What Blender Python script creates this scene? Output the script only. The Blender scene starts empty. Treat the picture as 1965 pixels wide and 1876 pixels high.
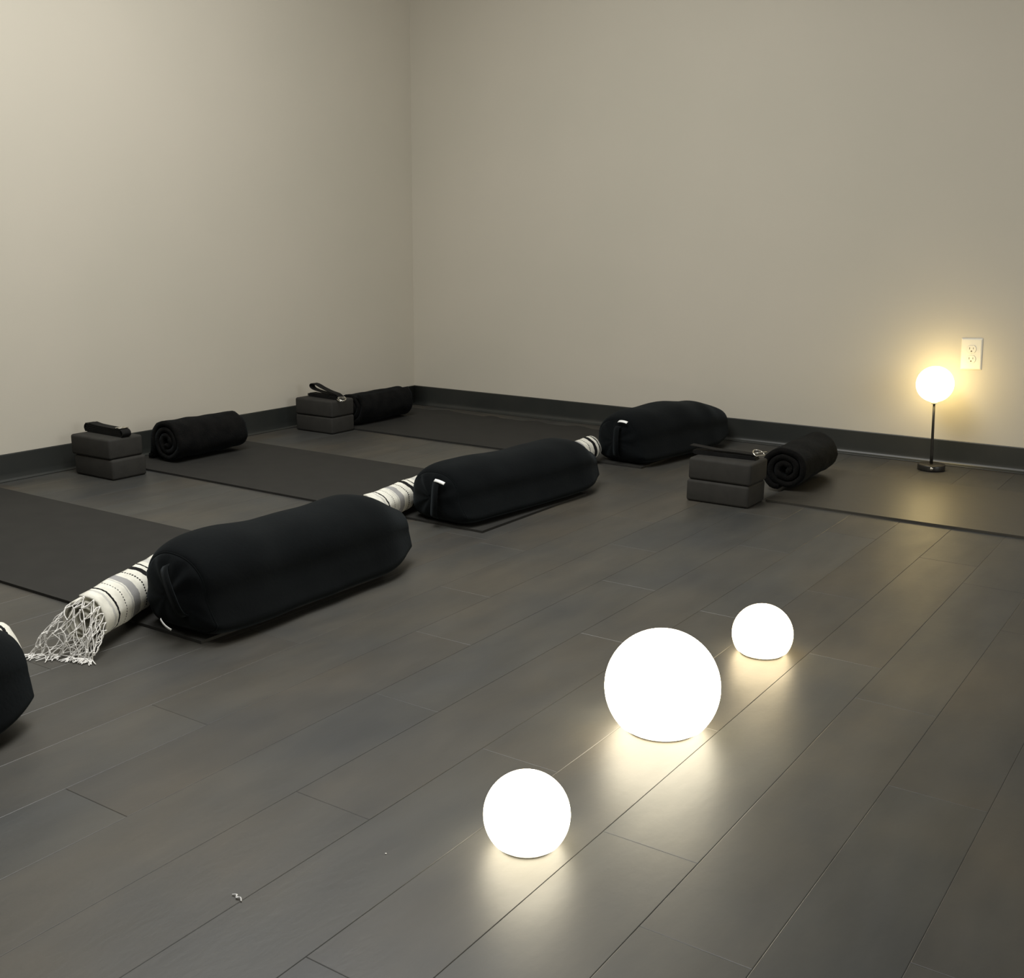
import bpy, bmesh, math, random
from mathutils import Vector, Matrix, noise

scene = bpy.context.scene
COL = scene.collection
PI = math.pi

# ------------------------------------------------------------------ camera
CAM_H, CAM_X, CAM_Y = 0.905, 3.810, -4.674
F_PX = 2144.8
PITCH, YAW, ROLL = 0.22512916, -0.59368014, 0.00696383
fw = Vector((math.cos(PITCH) * math.sin(YAW), math.cos(PITCH) * math.cos(YAW), -math.sin(PITCH)))
rt = fw.cross(Vector((0, 0, 1))).normalized()
up = rt.cross(fw)
rt2 = rt * math.cos(ROLL) + up * math.sin(ROLL)
up2 = -rt * math.sin(ROLL) + up * math.cos(ROLL)
cd = bpy.data.cameras.new('camera')
cam = bpy.data.objects.new('camera', cd)
COL.objects.link(cam)
cd.sensor_width = 36.0
cd.lens = 36.0 * F_PX / 1965.0
cd.clip_start = 0.05
m3 = Matrix((rt2, up2, -fw)).transposed()
cam.matrix_world = Matrix.Translation((CAM_X, CAM_Y, CAM_H)) @ m3.to_4x4()
scene.camera = cam

# ------------------------------------------------------------------ world, lights, exposure
W = bpy.data.worlds.new('world')
scene.world = W
W.use_nodes = True
W.node_tree.nodes['Background'].inputs[0].default_value = (0.8, 0.85, 1.0, 1)
W.node_tree.nodes['Background'].inputs[1].default_value = 0.0


def area(name, loc, size, power, color, rot=(0, 0, 0), size_y=None):
    ld = bpy.data.lights.new(name, 'AREA')
    ld.energy = power
    ld.color = color
    ld.shape = 'RECTANGLE'
    ld.size = size
    ld.size_y = size_y or size
    o = bpy.data.objects.new(name, ld)
    o.location = loc
    o.rotation_euler = rot
    COL.objects.link(o)
    return o


area('ceiling_panel_light', (1.6, -2.6, 2.70), 1.3, 67.0, (1.0, 0.99, 0.96))
area('ceiling_panel_light', (1.6, -1.4, 2.70), 0.9, 9.0, (1.0, 0.99, 0.96))
area('ceiling_panel_light', (2.4, -4.0, 2.70), 1.2, 37.0, (1.0, 0.99, 0.96))
area('side_fill_light', (6.3, -2.0, 1.3), 1.5, 30.0, (0.97, 0.99, 1.0), (0, PI / 2, 0), 2.0)  # added fill for low sideways light; the wall behind it has no opening

scene.view_settings.view_transform = 'Standard'
scene.view_settings.look = 'None'
scene.view_settings.exposure = 0.0
scene.view_settings.gamma = 1.0
scene.view_settings.use_curve_mapping = False
scene.cycles.max_bounces = 10
scene.cycles.diffuse_bounces = 6
scene.cycles.sample_clamp_indirect = 6.0

# ------------------------------------------------------------------ node helpers


def new_mat(name):
    m = bpy.data.materials.new(name)
    m.use_nodes = True
    nt = m.node_tree
    return m, nt, nt.nodes['Principled BSDF']


def nd(nt, typ, **kw):
    n = nt.nodes.new(typ)
    for k, v in kw.items():
        setattr(n, k, v)
    return n


def noise_node(nt, scale, detail=3.0, stretch=(1, 1, 1), coord='Object', rough=0.5):
    tc = nd(nt, 'ShaderNodeTexCoord')
    mp = nd(nt, 'ShaderNodeMapping')
    mp.inputs['Scale'].default_value = stretch
    nz = nd(nt, 'ShaderNodeTexNoise')
    nz.inputs['Scale'].default_value = scale
    nz.inputs['Detail'].default_value = detail
    nz.inputs['Roughness'].default_value = rough
    nt.links.new(tc.outputs[coord], mp.inputs['Vector'])
    nt.links.new(mp.outputs[0], nz.inputs['Vector'])
    return nz


def ramp(nt, src, stops):
    r = nd(nt, 'ShaderNodeValToRGB')
    e = r.color_ramp.elements
    e[0].position, e[0].color = stops[0][0], (*stops[0][1], 1)
    e[1].position, e[1].color = stops[-1][0], (*stops[-1][1], 1)
    for p, c in stops[1:-1]:
        x = e.new(p)
        x.color = (*c, 1)
    nt.links.new(src, r.inputs[0])
    return r


def bump(nt, bsdf, src, strength, dist):
    b = nd(nt, 'ShaderNodeBump')
    b.inputs['Strength'].default_value = strength
    b.inputs['Distance'].default_value = dist
    nt.links.new(src, b.inputs['Height'])
    nt.links.new(b.outputs[0], bsdf.inputs['Normal'])
    return b


def simple(name, c1, c2, scale, rough=0.6, stretch=(1, 1, 1), bs=0.0, bd=0.001, bscale=None, metal=0.0,
           spec=0.5, sheen=0.0, sheen_rough=0.4, detail=3.0):
    m, nt, b = new_mat(name)
    nz = noise_node(nt, scale, detail, stretch)
    r = ramp(nt, nz.outputs[0], [(0.35, c1), (0.65, c2)])
    nt.links.new(r.outputs[0], b.inputs['Base Color'])
    b.inputs['Roughness'].default_value = rough
    b.inputs['Metallic'].default_value = metal
    b.inputs['Specular IOR Level'].default_value = spec
    if sheen:
        b.inputs['Sheen Weight'].default_value = sheen
        b.inputs['Sheen Roughness'].default_value = sheen_rough
        b.inputs['Sheen Tint'].default_value = (0.75, 0.9, 1.0, 1)
    if bs:
        nb = noise_node(nt, bscale or scale * 4, 3.0, stretch)
        bump(nt, b, nb.outputs[0], bs, bd)
    return m


M = {}
M['wall'] = simple('wall_paint', (0.520, 0.490, 0.412), (0.548, 0.511, 0.432), 1.1, 0.75, bs=0.12, bd=0.0012, bscale=210, spec=0.25)
M['ceiling'] = simple('ceiling_paint', (0.62, 0.60, 0.55), (0.64, 0.62, 0.57), 1.0, 0.85)
M['rubber'] = simple('cove_rubber', (0.020, 0.0225, 0.021), (0.028, 0.0295, 0.0265), 5.0, 0.38, bs=0.08, bd=0.001, bscale=60)
M['mat'] = simple('mat_rubber', (0.0175, 0.0172, 0.0155), (0.0205, 0.020, 0.018), 14.0, 0.75, bs=0.25, bd=0.0006, bscale=420, spec=0.25)
M['mat_warm'] = simple('mat_rubber_brown', (0.034, 0.0315, 0.026), (0.040, 0.037, 0.030), 9.0, 0.42, stretch=(1.0, 6.0, 1.0), bs=0.3, bd=0.0006, bscale=120, spec=0.5)
M['foam'] = simple('block_foam', (0.0245, 0.0235, 0.021), (0.029, 0.028, 0.0250), 30.0, 0.8, bs=0.3, bd=0.0008, bscale=330, spec=0.25)
M['velvet'] = simple('bolster_velour', (0.0018, 0.0025, 0.0030), (0.0031, 0.0040, 0.0045), 9.0, 0.9, bs=0.35, bd=0.0015, bscale=120, spec=0.08,
                     sheen=0.035, sheen_rough=0.5)
M['webbing'] = simple('cotton_webbing', (0.0035, 0.0035, 0.0035), (0.006, 0.006, 0.006), 60.0, 0.75, bs=0.5, bd=0.0008, bscale=600, spec=0.2)
M['fleece'] = simple('black_fleece', (0.0035, 0.0033, 0.0031), (0.0065, 0.006, 0.0055), 25.0, 0.95, bs=0.7, bd=0.003, bscale=170, spec=0.05,
                     sheen=0.02, sheen_rough=0.6)
M['tag'] = simple('white_tag', (0.78, 0.79, 0.78), (0.84, 0.85, 0.84), 40.0, 0.6)
M['steel'] = simple('ring_steel', (0.70, 0.68, 0.62), (0.80, 0.78, 0.72), 20.0, 0.22, metal=1.0)
M['plate'] = simple('outlet_plastic', (0.72, 0.70, 0.62), (0.75, 0.73, 0.65), 10.0, 0.35)
M['slot'] = simple('outlet_slot', (0.10, 0.09, 0.07), (0.13, 0.115, 0.09), 20.0, 0.6)
M['lamp_metal'] = simple('lamp_metal', (0.020, 0.019, 0.016), (0.028, 0.026, 0.022), 30.0, 0.38, metal=0.3)
M['lint'] = simple('lint', (0.6, 0.6, 0.6), (0.75, 0.75, 0.75), 50.0, 0.9)
M['base_plastic'] = simple('base_plastic', (0.55, 0.54, 0.50), (0.6, 0.59, 0.55), 10.0, 0.5)


def emit(name, col, strength):
    m, nt, b = new_mat(name)
    nz = noise_node(nt, 3.0)
    r = ramp(nt, nz.outputs[0], [(0.3, col), (0.7, tuple(c * 0.985 for c in col))])
    b.inputs['Base Color'].default_value = (0.9, 0.88, 0.82, 1)
    b.inputs['Roughness'].default_value = 0.5
    nt.links.new(r.outputs[0], b.inputs['Emission Color'])
    b.inputs['Emission Strength'].default_value = strength
    return m


M['glow_neutral'] = emit('glow_neutral', (1.0, 0.89, 0.66), 12.0)
M['glow_warm'] = emit('glow_warm', (1.0, 0.80, 0.48), 11.0)
M['glow_lamp'] = emit('glow_lamp', (1.0, 0.76, 0.33), 11.5)


def floor_mat():
    m, nt, b = new_mat('grey_wood_planks')
    at = nd(nt, 'ShaderNodeAttribute', attribute_name='tone')
    n1 = noise_node(nt, 2.2, 5.0, (6.0, 1.6, 1.0))      # long streaks along the boards
    n2 = noise_node(nt, 1.6, 4.0, (1.6, 1.0, 1.0), rough=0.6)  # cloudy worn patches
    r1 = ramp(nt, n1.outputs[0], [(0.25, (0.82, 0.82, 0.82)), (0.75, (1.16, 1.16, 1.16))])
    r2 = ramp(nt, n2.outputs[0], [(0.32, (0.032, 0.0335, 0.0335)), (0.5, (0.044, 0.0425, 0.037)), (0.68, (0.058, 0.0515, 0.0395))])
    mx = nd(nt, 'ShaderNodeMix', data_type='RGBA', blend_type='MULTIPLY')
    mx.inputs[0].default_value = 1.0
    nt.links.new(r2.outputs[0], mx.inputs[6])
    nt.links.new(r1.outputs[0], mx.inputs[7])
    mx2 = nd(nt, 'ShaderNodeMix', data_type='RGBA', blend_type='MULTIPLY')
    mx2.inputs[0].default_value = 1.0
    nt.links.new(mx.outputs[2], mx2.inputs[6])
    nt.links.new(at.outputs['Color'], mx2.inputs[7])
    nt.links.new(mx2.outputs[2], b.inputs['Base Color'])
    n3 = noise_node(nt, 7.0, 4.0, (2.5, 0.8, 1.0))
    mr = nd(nt, 'ShaderNodeMapRange')
    mr.inputs['To Min'].default_value = 0.40
    mr.inputs['To Max'].default_value = 0.52
    nt.links.new(n3.outputs[0], mr.inputs['Value'])
    nt.links.new(mr.outputs[0], b.inputs['Roughness'])
    b.inputs['Specular IOR Level'].default_value = 0.52
    n4 = noise_node(nt, 90.0, 4.0, (1.0, 0.45, 1.0))
    bump(nt, b, n4.outputs[0], 0.22, 0.0012)
    return m


M['floor'] = floor_mat()


def towel_mat():
    """cream cotton with woven bands; UV x = metres round the roll, UV y = metres along it"""
    m, nt, b = new_mat('striped_cotton')
    uv = nd(nt, 'ShaderNodeUVMap', uv_map='UVMap')
    sp = nd(nt, 'ShaderNodeSeparateXYZ')
    nt.links.new(uv.outputs[0], sp.inputs[0])
    # weave wobble so band edges are not ruler straight
    nz = noise_node(nt, 160.0, 2.0)
    wob = nd(nt, 'ShaderNodeMath', operation='MULTIPLY_ADD')
    wob.inputs[1].default_value = 0.0045
    nt.links.new(nz.outputs[0], wob.inputs[0])
    nt.links.new(sp.outputs['Y'], wob.inputs[2])
    v = wob.outputs[0]

    def band(lo, hi):
        a = nd(nt, 'ShaderNodeMath', operation='GREATER_THAN')
        a.inputs[1].default_value = lo + 0.0022
        c = nd(nt, 'ShaderNodeMath', operation='LESS_THAN')
        c.inputs[1].default_value = hi + 0.0022
        nt.links.new(v, a.inputs[0])
        nt.links.new(v, c.inputs[0])
        k = nd(nt, 'ShaderNodeMath', operation='MULTIPLY')
        nt.links.new(a.outputs[0], k.inputs[0])
        nt.links.new(c.outputs[0], k.inputs[1])
        return k.outputs[0]

    def dashes(src, freq, duty):
        s = nd(nt, 'ShaderNodeMath', operation='MULTIPLY')
        s.inputs[1].default_value = freq
        nt.links.new(sp.outputs['X'], s.inputs[0])
        f = nd(nt, 'ShaderNodeMath', operation='FRACT')
        nt.links.new(s.outputs[0], f.inputs[0])
        g = nd(nt, 'ShaderNodeMath', operation='LESS_THAN')
        g.inputs[1].default_value = duty
        nt.links.new(f.outputs[0], g.inputs[0])
        k = nd(nt, 'ShaderNodeMath', operation='MULTIPLY')
        nt.links.new(src, k.inputs[0])
        nt.links.new(g.outputs[0], k.inputs[1])
        return k.outputs[0]

    cur = None
    base = ramp(nt, noise_node(nt, 45.0, 3.0).outputs[0], [(0.3, (0.62, 0.61, 0.54)), (0.7, (0.76, 0.75, 0.67))]).outputs[0]
    cur = base
    black, grey, pale = (0.008, 0.008, 0.009, 1), (0.30, 0.30, 0.295, 1), (0.50, 0.495, 0.46, 1)
    spec = [(band(0.028, 0.036), pale), (band(0.0455, 0.0525), black), (dashes(band(0.0825, 0.0855), 150, 0.62), black),
            (band(0.108, 0.113), pale), (band(0.117, 0.146), grey), (dashes(band(0.172, 0.1775), 150, 0.66), black),
            (band(0.205, 0.226), black), (band(0.243, 0.249), black), (band(0.27, 0.30), pale),
            (band(0.33, 0.336), black), (band(0.38, 0.41), grey), (band(0.44, 0.46), black),
            (dashes(band(0.50, 0.505), 150, 0.66), black), (band(0.55, 0.556), black)]
    for fac, c in spec:
        mx = nd(nt, 'ShaderNodeMix', data_type='RGBA')
        nt.links.new(fac, mx.inputs[0])
        nt.links.new(cur, mx.inputs[6])
        mx.inputs[7].default_value = c
        cur = mx.outputs[2]
    nt.links.new(cur, b.inputs['Base Color'])
    b.inputs['Roughness'].default_value = 0.9
    b.inputs['Specular IOR Level'].default_value = 0.15
    nb = noise_node(nt, 480.0, 2.0)
    bump(nt, b, nb.outputs[0], 0.6, 0.0012)
    return m


M['towel'] = towel_mat()
M['cotton'] = simple('fringe_cotton', (0.66, 0.65, 0.62), (0.78, 0.77, 0.74), 80.0, 0.9, spec=0.15)

# ------------------------------------------------------------------ object helpers


def link_mesh(name, bm, mat, parent=None, smooth=True):
    me = bpy.data.meshes.new(name)
    bm.normal_update()
    bm.to_mesh(me)
    bm.free()
    if smooth:
        for p in me.polygons:
            p.use_smooth = True
    me.materials.append(mat)
    o = bpy.data.objects.new(name, me)
    COL.objects.link(o)
    if parent:
        o.parent = parent
    return o


def thing(name, label, cat, loc=(0, 0, 0), rotz=0.0, group=None):
    o = bpy.data.objects.new(name, None)
    o.empty_display_size = 0.05
    COL.objects.link(o)
    o.location = loc
    o.rotation_euler = (0, 0, rotz)
    tag(o, label, cat, group)
    return o


def tag(o, label, cat, group=None):
    o['label'] = label
    o['category'] = cat
    if group:
        o['group'] = group


def struct(name, bm, mat, smooth=False):
    o = link_mesh(name, bm, mat, None, smooth)
    o['kind'] = 'structure'
    return o


def add_box(bm, x0, x1, y0, y1, z0, z1):
    vs = [bm.verts.new((x, y, z)) for z in (z0, z1) for y in (y0, y1) for x in (x0, x1)]
    for f in ((0, 2, 3, 1), (4, 5, 7, 6), (0, 1, 5, 4), (2, 6, 7, 3), (0, 4, 6, 2), (1, 3, 7, 5)):
        bm.faces.new([vs[i] for i in f])
    return vs


def bevel_all(bm, w, seg=3):
    bmesh.ops.bevel(bm, geom=bm.edges[:], offset=w, segments=seg, profile=0.5, affect='EDGES')


def loft(bm, rings, closed=True, caps=True):
    rows = [[bm.verts.new(p) for p in r] for r in rings]
    n = len(rows[0])
    for a, b in zip(rows, rows[1:]):
        for i in range(n if closed else n - 1):
            j = (i + 1) % n
            bm.faces.new((a[i], a[j], b[j], b[i]))
    if caps and closed:
        bm.faces.new(rows[0][::-1])
        bm.faces.new(rows[-1])
    return rows


def tube(bm, pts, rad, sides=6, caps=True):
    pts = [Vector(p) for p in pts]
    rad = rad if isinstance(rad, (list, tuple)) else [rad] * len(pts)
    t0 = (pts[1] - pts[0]).normalized()
    ref = Vector((0, 0, 1)) if abs(t0.z) < 0.9 else Vector((1, 0, 0))
    nrm = t0.cross(ref).normalized()
    rings = []
    for i, p in enumerate(pts):
        t = (pts[min(i + 1, len(pts) - 1)] - pts[max(i - 1, 0)])
        if t.length < 1e-9:
            t = t0
        t.normalize()
        nrm = (nrm - t * nrm.dot(t))
        nrm = nrm.normalized() if nrm.length > 1e-6 else t.orthogonal().normalized()
        bn = t.cross(nrm)
        rings.append([p + (nrm * math.cos(a) + bn * math.sin(a)) * rad[i] for a in [2 * PI * k / sides for k in range(sides)]])
    loft(bm, rings, True, caps)


def lathe(bm, prof, seg=48):
    rings = [[(r * math.cos(2 * PI * k / seg), r * math.sin(2 * PI * k / seg), z) for k in range(seg)] for r, z in prof]
    loft(bm, rings, True, True)


def rect_mesh(name, x0, x1, y0, y1, z0, z1, mat):
    bm = bmesh.new()
    add_box(bm, x0, x1, y0, y1, z0, z1)
    return struct(name, bm, mat)


# ------------------------------------------------------------------ the room
RX, RY, RZ = 6.4, -7.4, 2.75
WL = 0.017      # face of the left wall
rect_mesh('wall_left', -0.12, WL, RY, 0.12, 0, RZ, M['wall'])
rect_mesh('wall_right', 0.0, RX, 0.0, 0.12, 0, RZ, M['wall'])
rect_mesh('wall_back', -0.12, RX + 0.12, RY - 0.12, RY, 0, RZ, M['wall'])
rect_mesh('wall_front', RX, RX + 0.12, RY, 0.12, 0, RZ, M['wall'])
rect_mesh('ceiling', -0.12, RX + 0.12, RY - 0.12, 0.12, RZ, RZ + 0.1, M['ceiling'])


def build_floor():
    rnd = random.Random(5)
    bm = bmesh.new()
    lay = bm.loops.layers.float_color.new('tone')
    add_box(bm, -0.12, RX, RY, 0.12, -0.06, -0.0022)
    for f in bm.faces:
        for l in f.loops:
            l[lay] = (0.6, 0.6, 0.6, 1)
    PW, PL = 0.1605, 0.9225
    phase = {0: .520, 1: .705, -1: .084, -2: .395, -3: .700, -4: .317, -5: .912, -6: .610, -7: .204}
    k0 = int(math.floor(-3.0495 / PW)) - 1
    for k in range(k0, int((RX - 3.0495) / PW) + 1):
        x0 = 3.0495 + k * PW
        x1 = x0 + PW
        if x1 < 0.001:
            continue
        ph = phase.get(k, rnd.random() * PL)
        y = -ph + PL
        while y > RY:
            ya, yb = max(y - PL, RY), min(y, 0.0)
            xa, xb = max(x0, 0.0), min(x1, RX)
            y -= PL
            if yb - ya < 0.01 or xb - xa < 0.005:
                continue
            g, bv = 0.00018, 0.0009
            lo = [bm.verts.new(p) for p in ((xa + g, ya + g, -0.0005), (xb - g, ya + g, -0.0005), (xb - g, yb - g, -0.0005), (xa + g, yb - g, -0.0005))]
            bt = [bm.verts.new((v.co.x, v.co.y, -0.003)) for v in lo]
            e = g + bv
            hi = [bm.verts.new(p) for p in ((xa + e, ya + e, 0), (xb - e, ya + e, 0), (xb - e, yb - e, 0), (xa + e, yb - e, 0))]
            t = 0.91 + rnd.random() * 0.18
            w = (rnd.random() - 0.5) * 0.09
            col = (t * (1 + w), t, t * (1 - w), 1)
            fs = [bm.faces.new(hi)]
            for i in range(4):
                j = (i + 1) % 4
                fs.append(bm.faces.new((lo[i], lo[j], hi[j], hi[i])))
                fs.append(bm.faces.new((bt[i], bt[j], lo[j], lo[i])))
            for f in fs:
                for l in f.loops:
                    l[lay] = col
    return struct('floor', bm, M['floor'])


build_floor()


def cove(name, along_x, a, b, toe):
    prof = [(0.0005, 0.1016), (0.0022, 0.1016), (0.0034, 0.1004), (0.0036, 0.096), (0.0036, 0.030), (0.0042, 0.020), (0.0062, 0.012),
            (toe * 0.55, 0.0068), (toe * 0.85, 0.0046), (toe, 0.0030), (toe + 0.0006, 0.0018), (toe, 0.0003), (0.0005, 0.0003)]
    bm = bmesh.new()
    rings = []
    n = 60
    for i in range(n + 1):
        s = a + (b - a) * i / n
        ring = []
        for d, z in prof:
            wv = 0.0006 * noise.noise(Vector((s * 2.3, z * 20, 3.1))) * (1 if z < 0.02 else 0.3)
            dd = (d + wv if d > 0.001 else d) + (0 if along_x else WL)
            ring.append((s, -dd, z) if along_x else (dd, s, z))
        rings.append(ring)
    loft(bm, rings)
    bmesh.ops.recalc_face_normals(bm, faces=bm.faces[:])
    return struct(name, bm, M['rubber'], smooth=True)


cove('baseboard_right', True, WL, RX, 0.019)
cove('baseboard_left', False, RY, 0.0, 0.013)

# ------------------------------------------------------------------ yoga mats
MT = 0.0072


def yoga_mat(x0, x1, y0, y1, label, back_wave=0.0, seed=0, mat='mat'):
    bm = bmesh.new()
    nx, ny = 90, 24
    top, bot = {}, {}
    for i in range(nx + 1):
        u = i / nx
        for j in range(ny + 1):
            v = j / ny
            x = x0 + (x1 - x0) * u
            w = back_wave * (noise.noise(Vector((x * 7.0, seed, 0.3))) * 0.6 + noise.noise(Vector((x * 16.0, seed, 1.3))) * 0.3)
            y = y0 + (y1 - y0 + w) * v + 0.003 * noise.noise(Vector((x * 1.5, seed, 5)))
            lift = 0.0
            if back_wave:
                lift = max(0.0, v - 0.9) * 10 * 0.006 * max(0, math.sin(x * 23.0 + 2 * noise.noise(Vector((x * 3, 0, 0)))))
            # rounded corners in plan
            top[i, j] = bm.verts.new((x, y, 0.0003 + MT + lift))
            bot[i, j] = bm.verts.new((x, y, 0.0003 + lift))
    for i in range(nx):
        for j in range(ny):
            bm.faces.new((top[i, j], top[i + 1, j], top[i + 1, j + 1], top[i, j + 1]))
            bm.faces.new((bot[i, j], bot[i, j + 1], bot[i + 1, j + 1], bot[i + 1, j]))
    for i in range(nx):
        bm.faces.new((bot[i, 0], bot[i + 1, 0], top[i + 1, 0], top[i, 0]))
        bm.faces.new((bot[i + 1, ny], bot[i, ny], top[i, ny], top[i + 1, ny]))
    for j in range(ny):
        bm.faces.new((bot[0, j + 1], bot[0, j], top[0, j], top[0, j + 1]))
        bm.faces.new((bot[nx, j], bot[nx, j + 1], top[nx, j + 1], top[nx, j]))
    o = link_mesh('yoga_mat', bm, M[mat], None, smooth=False)
    tag(o, label, 'yoga mat', 'dark yoga mats on the floor')
    return o


yoga_mat(0.075, 1.908, -3.100, -2.475, 'dark grey yoga mat in the left foreground, under the nearest whole bolster', 0.0, 1)
yoga_mat(0.065, 1.868, -1.960, -1.325, 'dark grey yoga mat in the middle of the row of three along the left wall', 0.0, 2)
yoga_mat(0.085, 1.815, -0.806, -0.150, 'dark grey yoga mat in the far corner with a wavy back edge', 0.035, 3)
yoga_mat(2.425, 4.235, -1.045, -0.400, 'grey-brown yoga mat in front of the small table lamp, at the right', 0.0, 4, 'mat_warm')

# ------------------------------------------------------------------ foam blocks
BG = 'dark grey foam blocks stacked in pairs'


def foam_block(cx, cy, z, rz, label):
    bm = bmesh.new()
    add_box(bm, -0.1145, 0.1145, -0.076, 0.076, 0, 0.0762)
    bevel_all(bm, 0.0095, 4)
    o = link_mesh('yoga_block', bm, M['foam'])
    o.location = (cx, cy, z)
    o.rotation_euler = (0, 0, rz)
    tag(o, label, 'yoga block', BG)
    return o


G = 0.0004
foam_block(0.216, -2.078, G, 0.00, 'grey foam block on the floor, bottom of the leftmost stack by the wall')
foam_block(0.207, -2.082, G + .0766, 0.012, 'grey foam block on top of the leftmost stack, under the strap with the square buckle')
foam_block(0.196, -0.884, G, 0.00, 'grey foam block on the floor, bottom of the stack nearest the room corner')
foam_block(0.197, -0.886, G + .0766, 0.010, 'grey foam block, top of the stack near the room corner, under the looped strap')
foam_block(2.303, -1.112, G, 0.005, 'grey foam block on the floor, bottom of the right-hand stack beside the rolled blanket')
foam_block(2.307, -1.110, G + .0766, -0.006, 'grey foam block, top of the right-hand stack, under the strap with two metal rings')
STACK = G + .0766 + .0762 + .0004

# ------------------------------------------------------------------ straps


def ribbon(bm, path, width, th):
    """path: list of (x, z) ; ribbon lies across y"""
    P = [Vector((x, 0, z)) for x, z in path]
    rings = []
    for i, p in enumerate(P):
        t = (P[min(i + 1, len(P) - 1)] - P[max(i - 1, 0)]).normalized()
        n = Vector((-t.z, 0, t.x)) * th / 2
        y = width / 2
        rings.append([p + n + Vector((0, -y, 0)), p + n + Vector((0, y, 0)), p - n + Vector((0, y, 0)), p - n + Vector((0, -y, 0))])
    loft(bm, rings)
    bmesh.ops.recalc_face_normals(bm, faces=bm.faces[:])


def smooth_path(pts, n=10):
    out = []
    P = [pts[0]] + list(pts) + [pts[-1]]
    for i in range(1, len(P) - 2):
        for k in range(n):
            t = k / n
            q = []
            for d in range(len(pts[0])):
                a, b, c, e = P[i - 1][d], P[i][d], P[i + 1][d], P[i + 2][d]
                q.append(0.5 * ((2 * b) + (-a + c) * t + (2 * a - 5 * b + 4 * c - e) * t * t + (-a + 3 * b - 3 * c + e) * t ** 3))
            out.append(tuple(q))
    out.append(tuple(pts[-1]))
    return out


def fold_pile(L, layers, z0, gap=0.0029):
    pts = []
    z = z0
    for k in range(layers):
        a, b = (-L / 2, L / 2) if k % 2 == 0 else (L / 2, -L / 2)
        sgn = 1 if b > a else -1
        inset = 0.002 * k
        pts += [(a + sgn * (0.004 + inset), z), (a * 0.4, z + 0.0004), (b * 0.4, z - 0.0002), (b - sgn * (0.004 + inset), z)]
        if k < layers - 1:
            pts.append((b + sgn * 0.0005, z + gap / 2))
        z += gap
    return pts


def d_ring(bm, c, r, tilt, yaw=0.0, wire=0.0021, flat=True):
    pts = []
    for k in range(25):
        a = 2 * PI * k / 24
        x, y = r * math.cos(a), r * 0.95 * math.sin(a)
        if flat:
            x = max(x, -r * 0.45)
        p = Vector((x, y, 0))
        p = Matrix.Rotation(tilt, 3, 'Y') @ p
        p = Matrix.Rotation(yaw, 3, 'Z') @ p
        pts.append(Vector(c) + p)
    tube(bm, pts, wire, 6, False)


def make_strap(loc, rz, label, kind):
    t = thing('yoga_strap', label, 'yoga strap', loc, rz, 'folded black cotton straps')
    bm = bmesh.new()
    th = 0.0026
    if kind == 'buckle':
        path = fold_pile(0.215, 10, 0.0016)
        path = [(x, z + max(0, -x - 0.02) * 0.05 * (z / 0.012)) for x, z in path]
        ribbon(bm, smooth_path(path, 5), 0.037, th)
        link_mesh('webbing', bm, M['webbing'], t, False)
        bm = bmesh.new()
        wrap = smooth_path([(0.070, 0.0285), (0.095, 0.0295), (0.112, 0.025), (0.119, 0.014), (0.113, 0.003), (0.104, 0.0015)], 5)
        ribbon(bm, wrap, 0.038, th)
        link_mesh('loop_end', bm, M['webbing'], t, False)
        bm = bmesh.new()
        wrap = smooth_path([(-0.060, 0.0300), (-0.092, 0.0318), (-0.110, 0.028), (-0.1165, 0.016), (-0.112, 0.005), (-0.109, 0.0018)], 5)
        ribbon(bm, wrap, 0.038, th)
        link_mesh('loop_end', bm, M['webbing'], t, False)
        bm = bmesh.new()
        for y0 in (-0.017, 0.004):
            add_box(bm, 0.080, 0.104, y0, y0 + 0.013, 0.0315, 0.0350)
        add_box(bm, 0.080, 0.085, -0.021, 0.021, 0.0315, 0.0343)
        add_box(bm, 0.100, 0.105, -0.021, 0.021, 0.0315, 0.0343)
        bevel_all(bm, 0.0007, 2)
        link_mesh('buckle', bm, M['steel'], t)
    elif kind == 'loop':
        ribbon(bm, smooth_path(fold_pile(0.20, 6, 0.0016), 5), 0.036, th)
        link_mesh('webbing', bm, M['webbing'], t, False)
        bm = bmesh.new()
        lp = [(0.10, 0.0225), (0.03, 0.0235), (-0.04, 0.030), (-0.078, 0.038), (-0.089, 0.050), (-0.078, 0.060),
              (-0.05, 0.058), (-0.01, 0.046), (0.04, 0.034), (0.09, 0.026), (0.114, 0.012)]
        ribbon(bm, smooth_path(lp, 6), 0.032, th)
        link_mesh('loop_end', bm, M['webbing'], t, False)
        for dx in (0.0, 0.006):
            bm = bmesh.new()
            d_ring(bm, (0.118 + dx, -0.006, 0.004 + dx), 0.019, 0.35 + dx * 20, -0.3)
            link_mesh('metal_ring', bm, M['steel'], t)
    else:
        path = fold_pile(0.225, 5, 0.0016)
        ribbon(bm, smooth_path(path, 5), 0.038, th)
        link_mesh('webbing', bm, M['webbing'], t, False)
        bm = bmesh.new()
        lp = [(0.105, 0.018), (0.04, 0.0205), (-0.03, 0.021), (-0.09, 0.026), (-0.125, 0.029)]
        ribbon(bm, smooth_path(lp, 6), 0.038, th)
        link_mesh('loose_end', bm, M['webbing'], t, False)
        for k in range(2):
            bm = bmesh.new()
            d_ring(bm, (0.118 + 0.004 * k, 0.004, 0.020 + 0.004 * k), 0.022, -0.5 + 0.8 * k, 2.6)
            link_mesh('metal_ring', bm, M['steel'], t)
    return t


make_strap((0.205, -2.075, STACK), -0.02, 'folded black strap with a square silver buckle on the leftmost block stack', 'buckle')
make_strap((0.205, -0.890, STACK), -0.10, 'black strap with a raised open loop on the block stack near the room corner', 'loop')
make_strap((2.290, -1.098, STACK), 0.06, 'flat folded black strap with two metal rings on the right-hand block stack', 'rings')

# ------------------------------------------------------------------ bolsters


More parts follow.
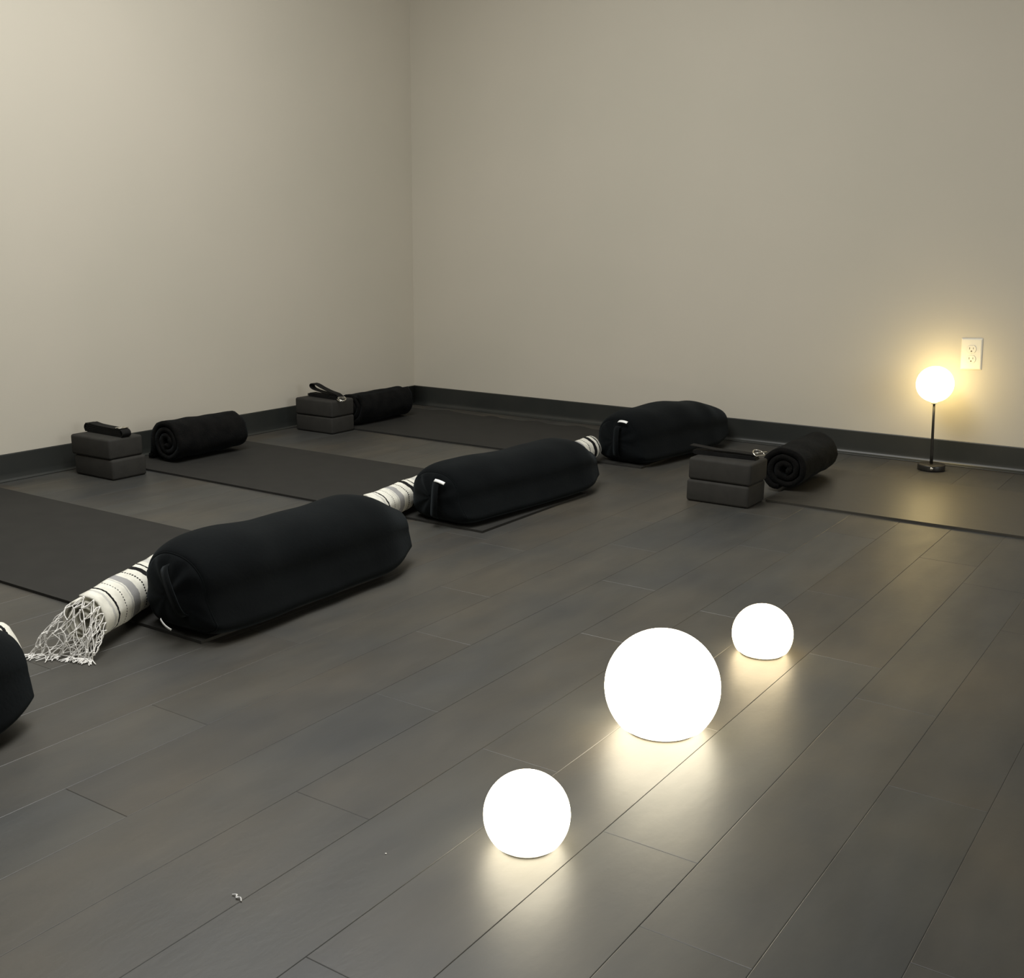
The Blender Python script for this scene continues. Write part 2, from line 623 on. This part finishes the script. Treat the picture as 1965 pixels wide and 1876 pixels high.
def interp(tab, t):
    for (a, va), (b, vb) in zip(tab, tab[1:]):
        if t <= b:
            s = (t - a) / (b - a) if b > a else 0
            s = s * s * (3 - 2 * s)
            return va + (vb - va) * s
    return tab[-1][1]


def make_bolster(near, far, a, b, top_tab, label, seed, handle=True, tagpos=None, e_near=0.10, e_far=0.19, panel=True):
    """axis from near (x,y) to far (x,y); a half width, b half height"""
    n0, f0 = Vector((near[0], near[1], 0)), Vector((far[0], far[1], 0))
    d = f0 - n0
    L = d.length
    rz = math.atan2(d.y, d.x)      # local +x runs from near end to far end
    z0 = MT + 0.0006
    t = thing('bolster', label, 'bolster', (n0.x, n0.y, z0), rz, 'black velour bolsters on the mat ends')
    NS, NR = 72, 64

    def section(x, scale, rise, puff=1.0):
        ring = []
        A, B = a * scale, b * scale
        sag = 0.09 * (1 if x < L * 0.5 else max(0, 1 - (x / L - 0.5) * 1.6))
        for k in range(NR):
            th = 2 * PI * k / NR
            c, s = math.cos(th), math.sin(th)
            low = min(1, -s * 2) if s < 0 else 0
            out_side = low if c < 0 else 0          # slumped over the edge of the mat
            ex = 2.3 + 1.1 * low + 0.9 * out_side
            px = (A + out_side * (0.20 * A + 0.6 * (a - A) * (1 if x < L * 0.5 else 0))) * (1 + sag * low * (0.4 if c > 0 else 1)) * math.copysign(abs(c) ** (2 / ex), c)
            pz = B * math.copysign(abs(s) ** (2 / ex), s)
            zc = rise
            q = Vector((x * 3.0, px * 5, pz * 5 + seed * 3.7))
            amp = 0.0055 * min(1, scale)
            nn = noise.noise(q) * amp + 0.0022 * noise.noise(q * 3.1)
            r = math.hypot(px, pz)
            px, pz = px * (1 + nn / max(r, 0.02)), pz * (1 + nn / max(r, 0.02))
            z = zc + pz
            if z < 0.004:                      # weight flattens the underside
                z = 0.004 * math.exp(-(0.004 - z) * 60)
            ring.append((x, px, z))
        return ring

    rings = []
    for i in range(NS + 1):
        # denser towards the ends
        u = i / NS
        x = L * (0.5 - 0.5 * math.cos(PI * u))
        s = 1.0
        if x < e_near:
            q = 1 - x / e_near
            s = 0.80 + 0.20 * math.sqrt(max(0, 1 - q ** 2.2))
        if x > L - e_far:
            q = 1 - (L - x) / e_far
            s = 0.62 + 0.38 * max(0, 1 - q ** 1.7)
        k = interp(top_tab, x / L)
        rings.append(section(x, s * k, b * (s * 0.25 + 0.75) * k - 0.003))
    bm = bmesh.new()
    loft(bm, rings, True, False)
    # far closing dome
    fr = [bm.verts.new(p) for p in rings[-1]]
    cz = sum(p[2] for p in rings[-1]) / NR
    prev = fr
    for q in (0.75, 0.45, 0.15):
        row = [bm.verts.new((L + 0.012 * (1 - q * q), p[1] * q, cz + (p[2] - cz) * q)) for p in rings[-1]]
        for i in range(NR):
            j = (i + 1) % NR
            bm.faces.new((prev[i], prev[j], row[j], row[i]))
        prev = row
    bm.faces.new(prev)
    bmesh.ops.remove_doubles(bm, verts=bm.verts[:], dist=1e-6)
    bmesh.ops.recalc_face_normals(bm, faces=bm.faces[:])
    link_mesh('cover', bm, M['velvet'], t)
    # near end panel, sewn in behind a soft seam
    bm = bmesh.new()
    cz0 = sum(p[2] for p in rings[0]) / NR
    rr = []
    for q, dx in ((1.0, 0.002), (0.985, -0.003), (0.93, -0.0085), (0.8, -0.015), (0.6, -0.021), (0.35, -0.025), (0.12, -0.026)):
        row = []
        for p in rings[0]:
            w = 0.004 * noise.noise(Vector((p[1] * 22, p[2] * 22, seed + q)))
            fold = 0.0035 * math.sin(9 * math.atan2(p[2] - cz0, p[1]) + seed) * (q > 0.3) * q
            row.append((dx + (w + fold) * (q < 0.98), p[1] * q, cz0 + (p[2] - cz0) * q))
        rr.append(row)
    loft(bm, rr, True, True)
    bmesh.ops.recalc_face_normals(bm, faces=bm.faces[:])
    link_mesh('end_panel', bm, M['velvet'], t)
    bm = bmesh.new()
    ring = [(0.0005, p[1] * 1.005, cz0 + (p[2] - cz0) * 1.005) for p in rings[0]]
    tube(bm, ring + [ring[0]], 0.0020, 6, False)
    link_mesh('piping', bm, M['velvet'], t)
    if handle:
        # webbing carry handle bowed off the end panel
        hx0, ang = handle
        bm = bmesh.new()
        rings_h = []
        for i in range(21):
            u = i / 20
            v = -1 + 2 * u
            y = v * 0.062
            out = -0.024 - 0.030 * (1 - v * v) ** 0.6
            c, s = math.cos(ang), math.sin(ang)
            px = hx0 * (1 - 0.4 * v * v)
            # centre line on the panel: vertical direction rotated by ang
            Y = px * c - y * s
            Z = cz0 + px * s + y * c
            w = 0.012
            rings_h.append([(out + dx, Y + sy * w * c, Z + sy * w * s) for dx, sy in ((-0.0018, -1), (-0.0018, 1), (0.0018, 1), (0.0018, -1))])
        loft(bm, rings_h)
        bmesh.ops.recalc_face_normals(bm, faces=bm.faces[:])
        link_mesh('handle', bm, M['velvet'], t)
    if tagpos:
        x, y, z, rx, ry, w, h = tagpos
        bm = bmesh.new()
        rings_t = []
        for i in range(9):
            u = -0.5 + i / 8
            bend = 0.004 * (0.25 - u * u) * 4
            rings_t.append([(-bend, u * w, -h / 2), (-bend, u * w, h / 2), (-bend + 0.0014, u * w, h / 2), (-bend + 0.0014, u * w, -h / 2)])
        loft(bm, rings_t)
        bmesh.ops.recalc_face_normals(bm, faces=bm.faces[:])
        o = link_mesh('care_tag', bm, M['tag'], t)
        o['label'] = 'small white sewn tag'
        o.location = (x, y, z)
        o.rotation_euler = (rx, ry, 0)
    return t


make_bolster((1.816, -3.085), (1.816, -2.332), 0.122, 0.106,
             [(0, 1.0), (0.18, 1.03), (0.38, 0.985), (0.6, 0.97), (0.82, 1.0), (1, 0.9)],
             'black velour bolster in front of the striped blanket with the netted fringe', 1.0,
             (-0.050, -0.45), (-0.036, 0.000, 0.026, 0.5, 0.0, 0.040, 0.005))
make_bolster((1.680, -1.948), (1.754, -1.155), 0.122, 0.093,
             [(0, 1.0), (0.2, 1.02), (0.45, 0.97), (0.65, 1.0), (0.85, 1.0), (1, 0.85)],
             'black velour bolster, the middle one of three, white tag high on its end', 2.0,
             (-0.042, 0.08), (-0.032, -0.044, 0.140, 0.12, 0.75, 0.046, 0.010))
make_bolster((1.690, -0.772), (1.796, -0.085), 0.121, 0.102,
             [(0, 0.98), (0.2, 1.04), (0.45, 1.06), (0.7, 0.98), (0.86, 0.93), (1, 0.95)],
             'black velour bolster farthest away, lying against the dark baseboard of the right wall', 3.0,
             (-0.028, 0.0), (-0.022, -0.036, 0.170, 0.0, 1.0, 0.044, 0.012))
make_bolster((1.886, -4.300), (1.886, -3.552), 0.124, 0.104,
             [(0, 1.0), (0.3, 1.02), (0.7, 1.0), (1, 1.0)],
             'black velour bolster cut off by the left edge of the photo', 4.0, None, None, 0.085, 0.13)

# ------------------------------------------------------------------ spiral rolls (striped blankets and black blankets)


def roll_shape(theta, t_end, R, r0, sq, lump):
    """point of the spiral cross-section; theta 0..t_end"""
    r = r0 + (R - r0) * theta / t_end
    return r


def spiral_roll(bm, L, R, turns, th, start, sq_z, flatten, seed, flap=0.0, wav=0.004, taper=0.0, core=0.012, nl=46, v0=0.0):
    """roll along local +y from 0 to L, resting on z=0 ; returns per-station outer profile"""
    uvl = bm.loops.layers.uv.new('UVMap')
    T = turns * 2 * PI
    nt_ = int(turns * 34)
    grid = []
    arc = [0.0]
    rowsz = []
    for i in range(nl + 1):
        y = L * i / nl
        row = []
        env = 1 - taper * (i / nl)
        for k in range(nt_ + 1):
            th_ = T * k / nt_
            r = (core + (R - core) * k / nt_)
            ang = start + th_
            q = Vector((math.cos(ang) * 1.3, math.sin(ang) * 1.3, y * 7.0 + seed * 5.3))
            rr = r * env * (1 + 0.085 * noise.noise(q) + 0.045 * noise.noise(q * 2.7))
            x = rr * math.cos(ang) * (1.0 + (1 - sq_z) * 0.5)
            z = R * sq_z * env + rr * math.sin(ang) * sq_z
            lo = flatten
            if z < lo:
                z = lo * math.exp((z - lo) / lo * 0.9) if lo > 0 else z
            yy = y
            if i == 0:
                yy = -wav * (0.5 + noise.noise(Vector((th_ * 0.9, seed, 0.0))))
            if i == nl:
                yy = y + wav * (0.5 + noise.noise(Vector((th_ * 0.9, seed, 9.0))))
            row.append(Vector((x, yy, max(z, th * 0.6))))
        if flap:
            # loose outer end runs out along the floor
            e = row[-1]
            for k in range(1, 7):
                row.append(Vector((e.x + flap * k / 6, e.y + 0.004 * k * (1 if i == 0 else 0), max(th * 0.6, e.z * (1 - k / 6) ** 2))))
        grid.append(row)
    n = len(grid[0])
    for k in range(1, n):
        arc.append(arc[-1] + (grid[0][k] - grid[0][k - 1]).length)
    V = [[bm.verts.new(p) for p in row] for row in grid]
    for i in range(nl):
        for k in range(n - 1):
            f = bm.faces.new((V[i][k], V[i + 1][k], V[i + 1][k + 1], V[i][k + 1]))
            for l, (ii, kk) in zip(f.loops, ((i, k), (i + 1, k), (i + 1, k + 1), (i, k + 1))):
                l[uvl].uv = (arc[kk], v0 + L * ii / nl)
    return grid


def finish_roll(o, th):
    md = o.modifiers.new('thickness', 'SOLIDIFY')
    md.thickness = th
    md.offset = 0.0
    return o


def make_fringe(parent, edge, seed, n_strands, reach, spread, zf=0.0):
    """knotted net hanging from the rolled end (local -y side)"""
    rnd = random.Random(seed)
    bm = bmesh.new()
    m = len(edge)
    levels = 5
    node = {}
    cx = sum(p.x for p in edge) / m
    for i in range(n_strands + 1):
        for l in range(levels + 1):
            f = (i + (0.5 if l % 2 else 0.0)) / (n_strands + 0.5)
            k = min(m - 1, max(0, int(f * (m - 1))))
            p = edge[k].copy()
            u = l / levels
            side = (p.x - cx)
            jx = (rnd.random() - 0.5) * 0.010 * (l > 0)
            jy = (rnd.random() - 0.5) * 0.012 * (l > 0)
            q = Vector((p.x + side * spread * u - 0.35 * reach * u * spread + jx,
                        p.y - reach * (1 - (1 - u) ** 1.7) + jy,
                        p.z * (1 - u ** 1.4 * 0.96) + (rnd.random() - 0.5) * 0.008 * (0 < l < levels)))
            q.z = max(q.z + zf * u, zf * u + 0.0018 + 0.002 * rnd.random())
            node[i, l] = q

    def strand(a, b, r):
        mid = (a + b) / 2 + Vector([(rnd.random() - 0.5) * 0.009 for _ in range(3)]) * min(1, (a - b).length / 0.02)
        mid.z = max(mid.z, min(a.z, b.z))
        pts = smooth_path([tuple(a), tuple(mid), tuple(b)], 3)
        tube(bm, pts, r, 4)

    for i in range(n_strands + 1):
        for l in range(levels):
            r = 0.0012 if l else 0.0015
            strand(node[i, l], node[i, l + 1], r)
            j = i + 1 if l % 2 else i - 1
            if 0 <= j <= n_strands:
                strand(node[i, l], node[j, l + 1], r * 0.9)
            if l:   # knot
                bmesh.ops.create_icosphere(bm, subdivisions=1, radius=0.0026, matrix=Matrix.Translation(node[i, l]))
        # loose tassel end, lying on the floor
        a = node[i, levels]
        for s in range(3):
            ang = -PI / 2 + (rnd.random() - 0.5) * 1.9 + (a.x - cx) * 4
            ln = 0.012 + rnd.random() * 0.02
            b = a + Vector((math.cos(ang) * ln, math.sin(ang) * ln, 0))
            b.z = zf + 0.0016
            strand(a, b, 0.0013)
    o = link_mesh('fringe', bm, M['cotton'], parent, True)
    o['label'] = 'knotted white cotton fringe'
    return o


def striped_blanket(loc, yaw, label, seed, L=0.60, R=0.064, sq=0.88, start=0.4, fringe=True, reach=0.075, n=26, spread=0.5, v0=0.0):
    t = thing('striped_blanket', label, 'blanket', loc, yaw, 'rolled white blankets with black and grey stripes')
    bm = bmesh.new()
    th = 0.0042
    grid = spiral_roll(bm, L, R, 3.2, th, start, sq, 0.014, seed, wav=0.010, core=0.016, v0=v0)
    o = link_mesh('cloth', bm, M['towel'], t)
    finish_roll(o, th)
    if fringe:
        row = grid[0]
        edge = row[int(len(row) * 0.55):]
        make_fringe(t, edge, int(seed * 10), n, reach, spread, -loc[2] + 0.0004)
    return t


striped_blanket((1.712, -3.255, MT + 0.0008), 0.42, 'rolled white striped blanket with loose netted fringe beside the nearest whole bolster', 1.0, L=0.52, R=0.058, sq=0.95, reach=0.070, n=24)
striped_blanket((1.536, -2.120, MT + 0.0008), 0.16, 'rolled white striped blanket showing between the nearest whole and the middle bolster', 2.0, L=0.46, R=0.054, reach=0.045, sq=0.9, n=14)
striped_blanket((1.582, -1.200, MT + 0.0008), 0.0, 'rolled white striped blanket showing between the middle and the farthest bolster', 3.0, L=0.390, R=0.050, reach=0.045, sq=0.95, n=14, v0=-0.135)
striped_blanket((1.682, -4.000, 0.0004), 0.00, 'white blanket end behind the bolster at the left edge of the photo', 4.0, L=0.565, R=0.057, fringe=False)


def black_roll(loc, yaw, L, R, label, seed, sq=0.95, start=0.0, flap=0.0, turns=2.9):
    bm = bmesh.new()
    th = 0.019
    spiral_roll(bm, L, R - th / 2, turns, th, start, sq, 0.016, seed, flap=flap, wav=0.006, core=0.011)
    o = link_mesh('rolled_blanket', bm, M['fleece'])
    finish_roll(o, th)
    o.location = loc
    o.rotation_euler = (0, 0, yaw)
    tag(o, label, 'blanket', 'rolled black blankets at the mat heads')
    return o


ZM = MT + 0.0008
black_roll((0.238, -1.828, ZM), 0.02, 0.352, 0.093, 'rolled black blanket on the middle mat, right of the leftmost block stack', 1.0, flap=-0.040, start=PI * 1.25)
black_roll((0.222, -0.745, ZM), 0.02, 0.375, 0.092, 'rolled black blanket on the far mat, in the room corner', 2.0, start=PI * 0.5)
black_roll((2.425, -0.872, ZM), 0.03, 0.375, 0.092, 'rolled black blanket on the right-hand mat, facing the table lamp', 3.0, start=PI * 1.62)

# ------------------------------------------------------------------ orb lamps


def orb_lamp(cx, cy, R, zc, mat, label, squash=1.0):
    t = thing('orb_lamp', label, 'lamp', (cx, cy, 0.0), 0, 'glowing white globe lamps on the floor')
    z0 = 0.0035
    rb = math.sqrt(max(0.0, R * R - (zc - z0) ** 2))
    prof = [(0.002, z0), (rb * 0.93, z0)]
    a0 = math.asin(-(zc - z0) / R) + 0.10
    n = 40
    for i in range(n + 1):
        a = a0 + (PI / 2 - a0) * i / n
        prof.append((max(R * math.cos(a), 0.001), zc + R * math.sin(a) * squash))
    bm = bmesh.new()
    lathe(bm, prof, 72)
    bmesh.ops.recalc_face_normals(bm, faces=bm.faces[:])
    link_mesh('globe', bm, mat, t)
    bm = bmesh.new()
    lathe(bm, [(0.002, 0.0003), (rb * 0.86, 0.0003), (rb * 0.9, 0.001), (rb * 0.9, z0 - 0.0002), (0.002, z0 - 0.0002)], 48)
    bmesh.ops.recalc_face_normals(bm, faces=bm.faces[:])
    link_mesh('base', bm, M['base_plastic'], t)
    return t


orb_lamp(2.952, -2.896, 0.1078, 0.082, M['glow_neutral'], 'largest glowing white globe lamp, in the middle of three on the floor')
orb_lamp(2.972, -3.386, 0.0660, 0.050, M['glow_neutral'], 'glowing white globe lamp nearest the camera, in front of the largest one')
orb_lamp(2.961, -2.420, 0.0665, 0.044, M['glow_warm'], 'small glowing globe lamp on the floor farthest back of the three, beyond the largest one')

# ------------------------------------------------------------------ table lamp on the floor
LX, LY = 2.757, -0.140
LEAN = -0.042   # the thin stem stands a little out of plumb
t = thing('table_lamp', 'small lamp with a glowing globe on a thin dark stem below the wall outlet', 'lamp', (LX, LY, 0.0))
bm = bmesh.new()
lathe(bm, [(0.002, 0.0004), (0.049, 0.0004), (0.0515, 0.002), (0.052, 0.005), (0.052, 0.021), (0.0505, 0.0235), (0.047, 0.0245), (0.010, 0.0252), (0.002, 0.0252)], 64)
bmesh.ops.recalc_face_normals(bm, faces=bm.faces[:])
link_mesh('base', bm, M['lamp_metal'], t)
bm = bmesh.new()
lathe(bm, [(0.001, 0.0246), (0.0062, 0.0246), (0.0060, 0.06), (0.0050, 0.18), (0.0046, 0.262), (0.001, 0.262)], 20)
bmesh.ops.recalc_face_normals(bm, faces=bm.faces[:])
link_mesh('stem', bm, M['lamp_metal'], t).rotation_euler = (0, LEAN, 0)
bm = bmesh.new()
lathe(bm, [(0.001, 0.2625), (0.010, 0.2625), (0.012, 0.264), (0.013, 0.2725), (0.001, 0.2725)], 32)
bmesh.ops.recalc_face_normals(bm, faces=bm.faces[:])
link_mesh('collar', bm, M['plate'], t).rotation_euler = (0, LEAN, 0)
bm = bmesh.new()
prof = []
for i in range(41):
    a = -PI / 2 + 0.28 + (PI - 0.28) * i / 40
    prof.append((max(0.0705 * math.cos(a), 0.0008), 0.3405 + 0.0700 * math.sin(a)))
prof.insert(0, (0.001, prof[0][1]))
lathe(bm, prof, 64)
bmesh.ops.recalc_face_normals(bm, faces=bm.faces[:])
link_mesh('lamp_shade', bm, M['glow_lamp'], t).rotation_euler = (0, LEAN, 0)
bm = bmesh.new()
lathe(bm, [(0.0003, 0.0), (0.0062, 0.0), (0.0058, 0.0012), (0.0003, 0.0016)], 24)
bmesh.ops.recalc_face_normals(bm, faces=bm.faces[:])
o = link_mesh('touch_button', bm, M['steel'], t)
va = math.atan2(CAM_Y - LY, CAM_X - LX) + 0.03
o.location = (0.0518 * math.cos(va), 0.0518 * math.sin(va), 0.013)
o.rotation_euler = (0, PI / 2, va)
o['label'] = 'small round silver button'

# ------------------------------------------------------------------ wall outlet
t = thing('wall_outlet', 'ivory double wall outlet above the table lamp', 'outlet', (2.838, 0.0, 0.452))
t.rotation_euler = (0, -0.042, 0)
bm = bmesh.new()
w, hgt = 0.0397, 0.0619
rings = []
for q, d in ((1.0, 0.0002), (1.0, 0.0016), (0.985, 0.0030), (0.93, 0.0056), (0.90, 0.0060)):
    s = 0.0062 * (1 - q) / 0.1
    rings.append([(-w + s, -d, -hgt + s), (w - s, -d, -hgt + s), (w - s, -d, hgt - s), (-w + s, -d, hgt - s)])
loft(bm, rings)
bmesh.ops.recalc_face_normals(bm, faces=bm.faces[:])
link_mesh('cover_plate', bm, M['plate'], t, False)
for zc in (0.0195, -0.0195):
    bm = bmesh.new()

    def outline(r, hh):
        pts = []
        for k in range(40):
            a = 2 * PI * k / 40
            pts.append((r * math.cos(a), max(-hh, min(hh, r * math.sin(a)))))
        return pts
    rings = []
    for r, hh, d in ((0.0176, 0.0146, 0.0052), (0.0176, 0.0146, 0.0078), (0.0170, 0.0140, 0.0084)):
        rings.append([(x, -d, z) for x, z in outline(r, hh)])
    loft(bm, rings)
    bmesh.ops.recalc_face_normals(bm, faces=bm.faces[:])
    r_o = link_mesh('receptacle', bm, M['plate'], t, False)
    r_o.location = (0, 0, zc)
    bm = bmesh.new()
    add_box(bm, -0.0082, -0.0058, -0.0087, -0.0080, -0.0010, 0.0075)
    add_box(bm, 0.0058, 0.0080, -0.0087, -0.0080, 0.0000, 0.0068)
    bmesh.ops.create_cone(bm, cap_ends=True, segments=16, radius1=0.0030, radius2=0.0030, depth=0.0008,
                          matrix=Matrix.Translation((0, -0.0083, -0.0078)) @ Matrix.Rotation(PI / 2, 4, 'X'))
    link_mesh('slots', bm, M['slot'], r_o, False)
bm = bmesh.new()
bmesh.ops.create_uvsphere(bm, u_segments=16, v_segments=8, radius=0.0028, matrix=Matrix.Translation((0, -0.0055, 0)) @ Matrix.Diagonal((1, 0.45, 1, 1)))
link_mesh('screw', bm, M['plate'], t)

# ------------------------------------------------------------------ lint on the floor
bm = bmesh.new()
rnd = random.Random(3)
pts = smooth_path([(-0.010, -0.003, 0.0012), (-0.004, 0.001, 0.003), (0.001, -0.001, 0.0015), (0.006, 0.003, 0.0035), (0.012, 0.002, 0.0012)], 5)
tube(bm, pts, 0.0010, 5)
pts = smooth_path([(-0.006, 0.003, 0.0012), (0.0, 0.0, 0.0028), (0.004, 0.0045, 0.0014)], 5)
tube(bm, pts, 0.0007, 5)
o = link_mesh('lint_scrap', bm, M['lint'])
o.location = (2.719, -3.735, 0.0003)
o.rotation_euler = (0, 0, -0.4)
tag(o, 'tiny scrap of white thread on the bare floor at the lower left', 'lint')
bm = bmesh.new()
bmesh.ops.create_icosphere(bm, subdivisions=1, radius=0.0014)
for v in bm.verts:
    v.co.z *= 0.5
o = link_mesh('lint_speck', bm, M['lint'])
o.location = (2.815, -3.530, 0.0010)
tag(o, 'tiny white speck on the floor just left of the nearest globe lamp', 'lint')
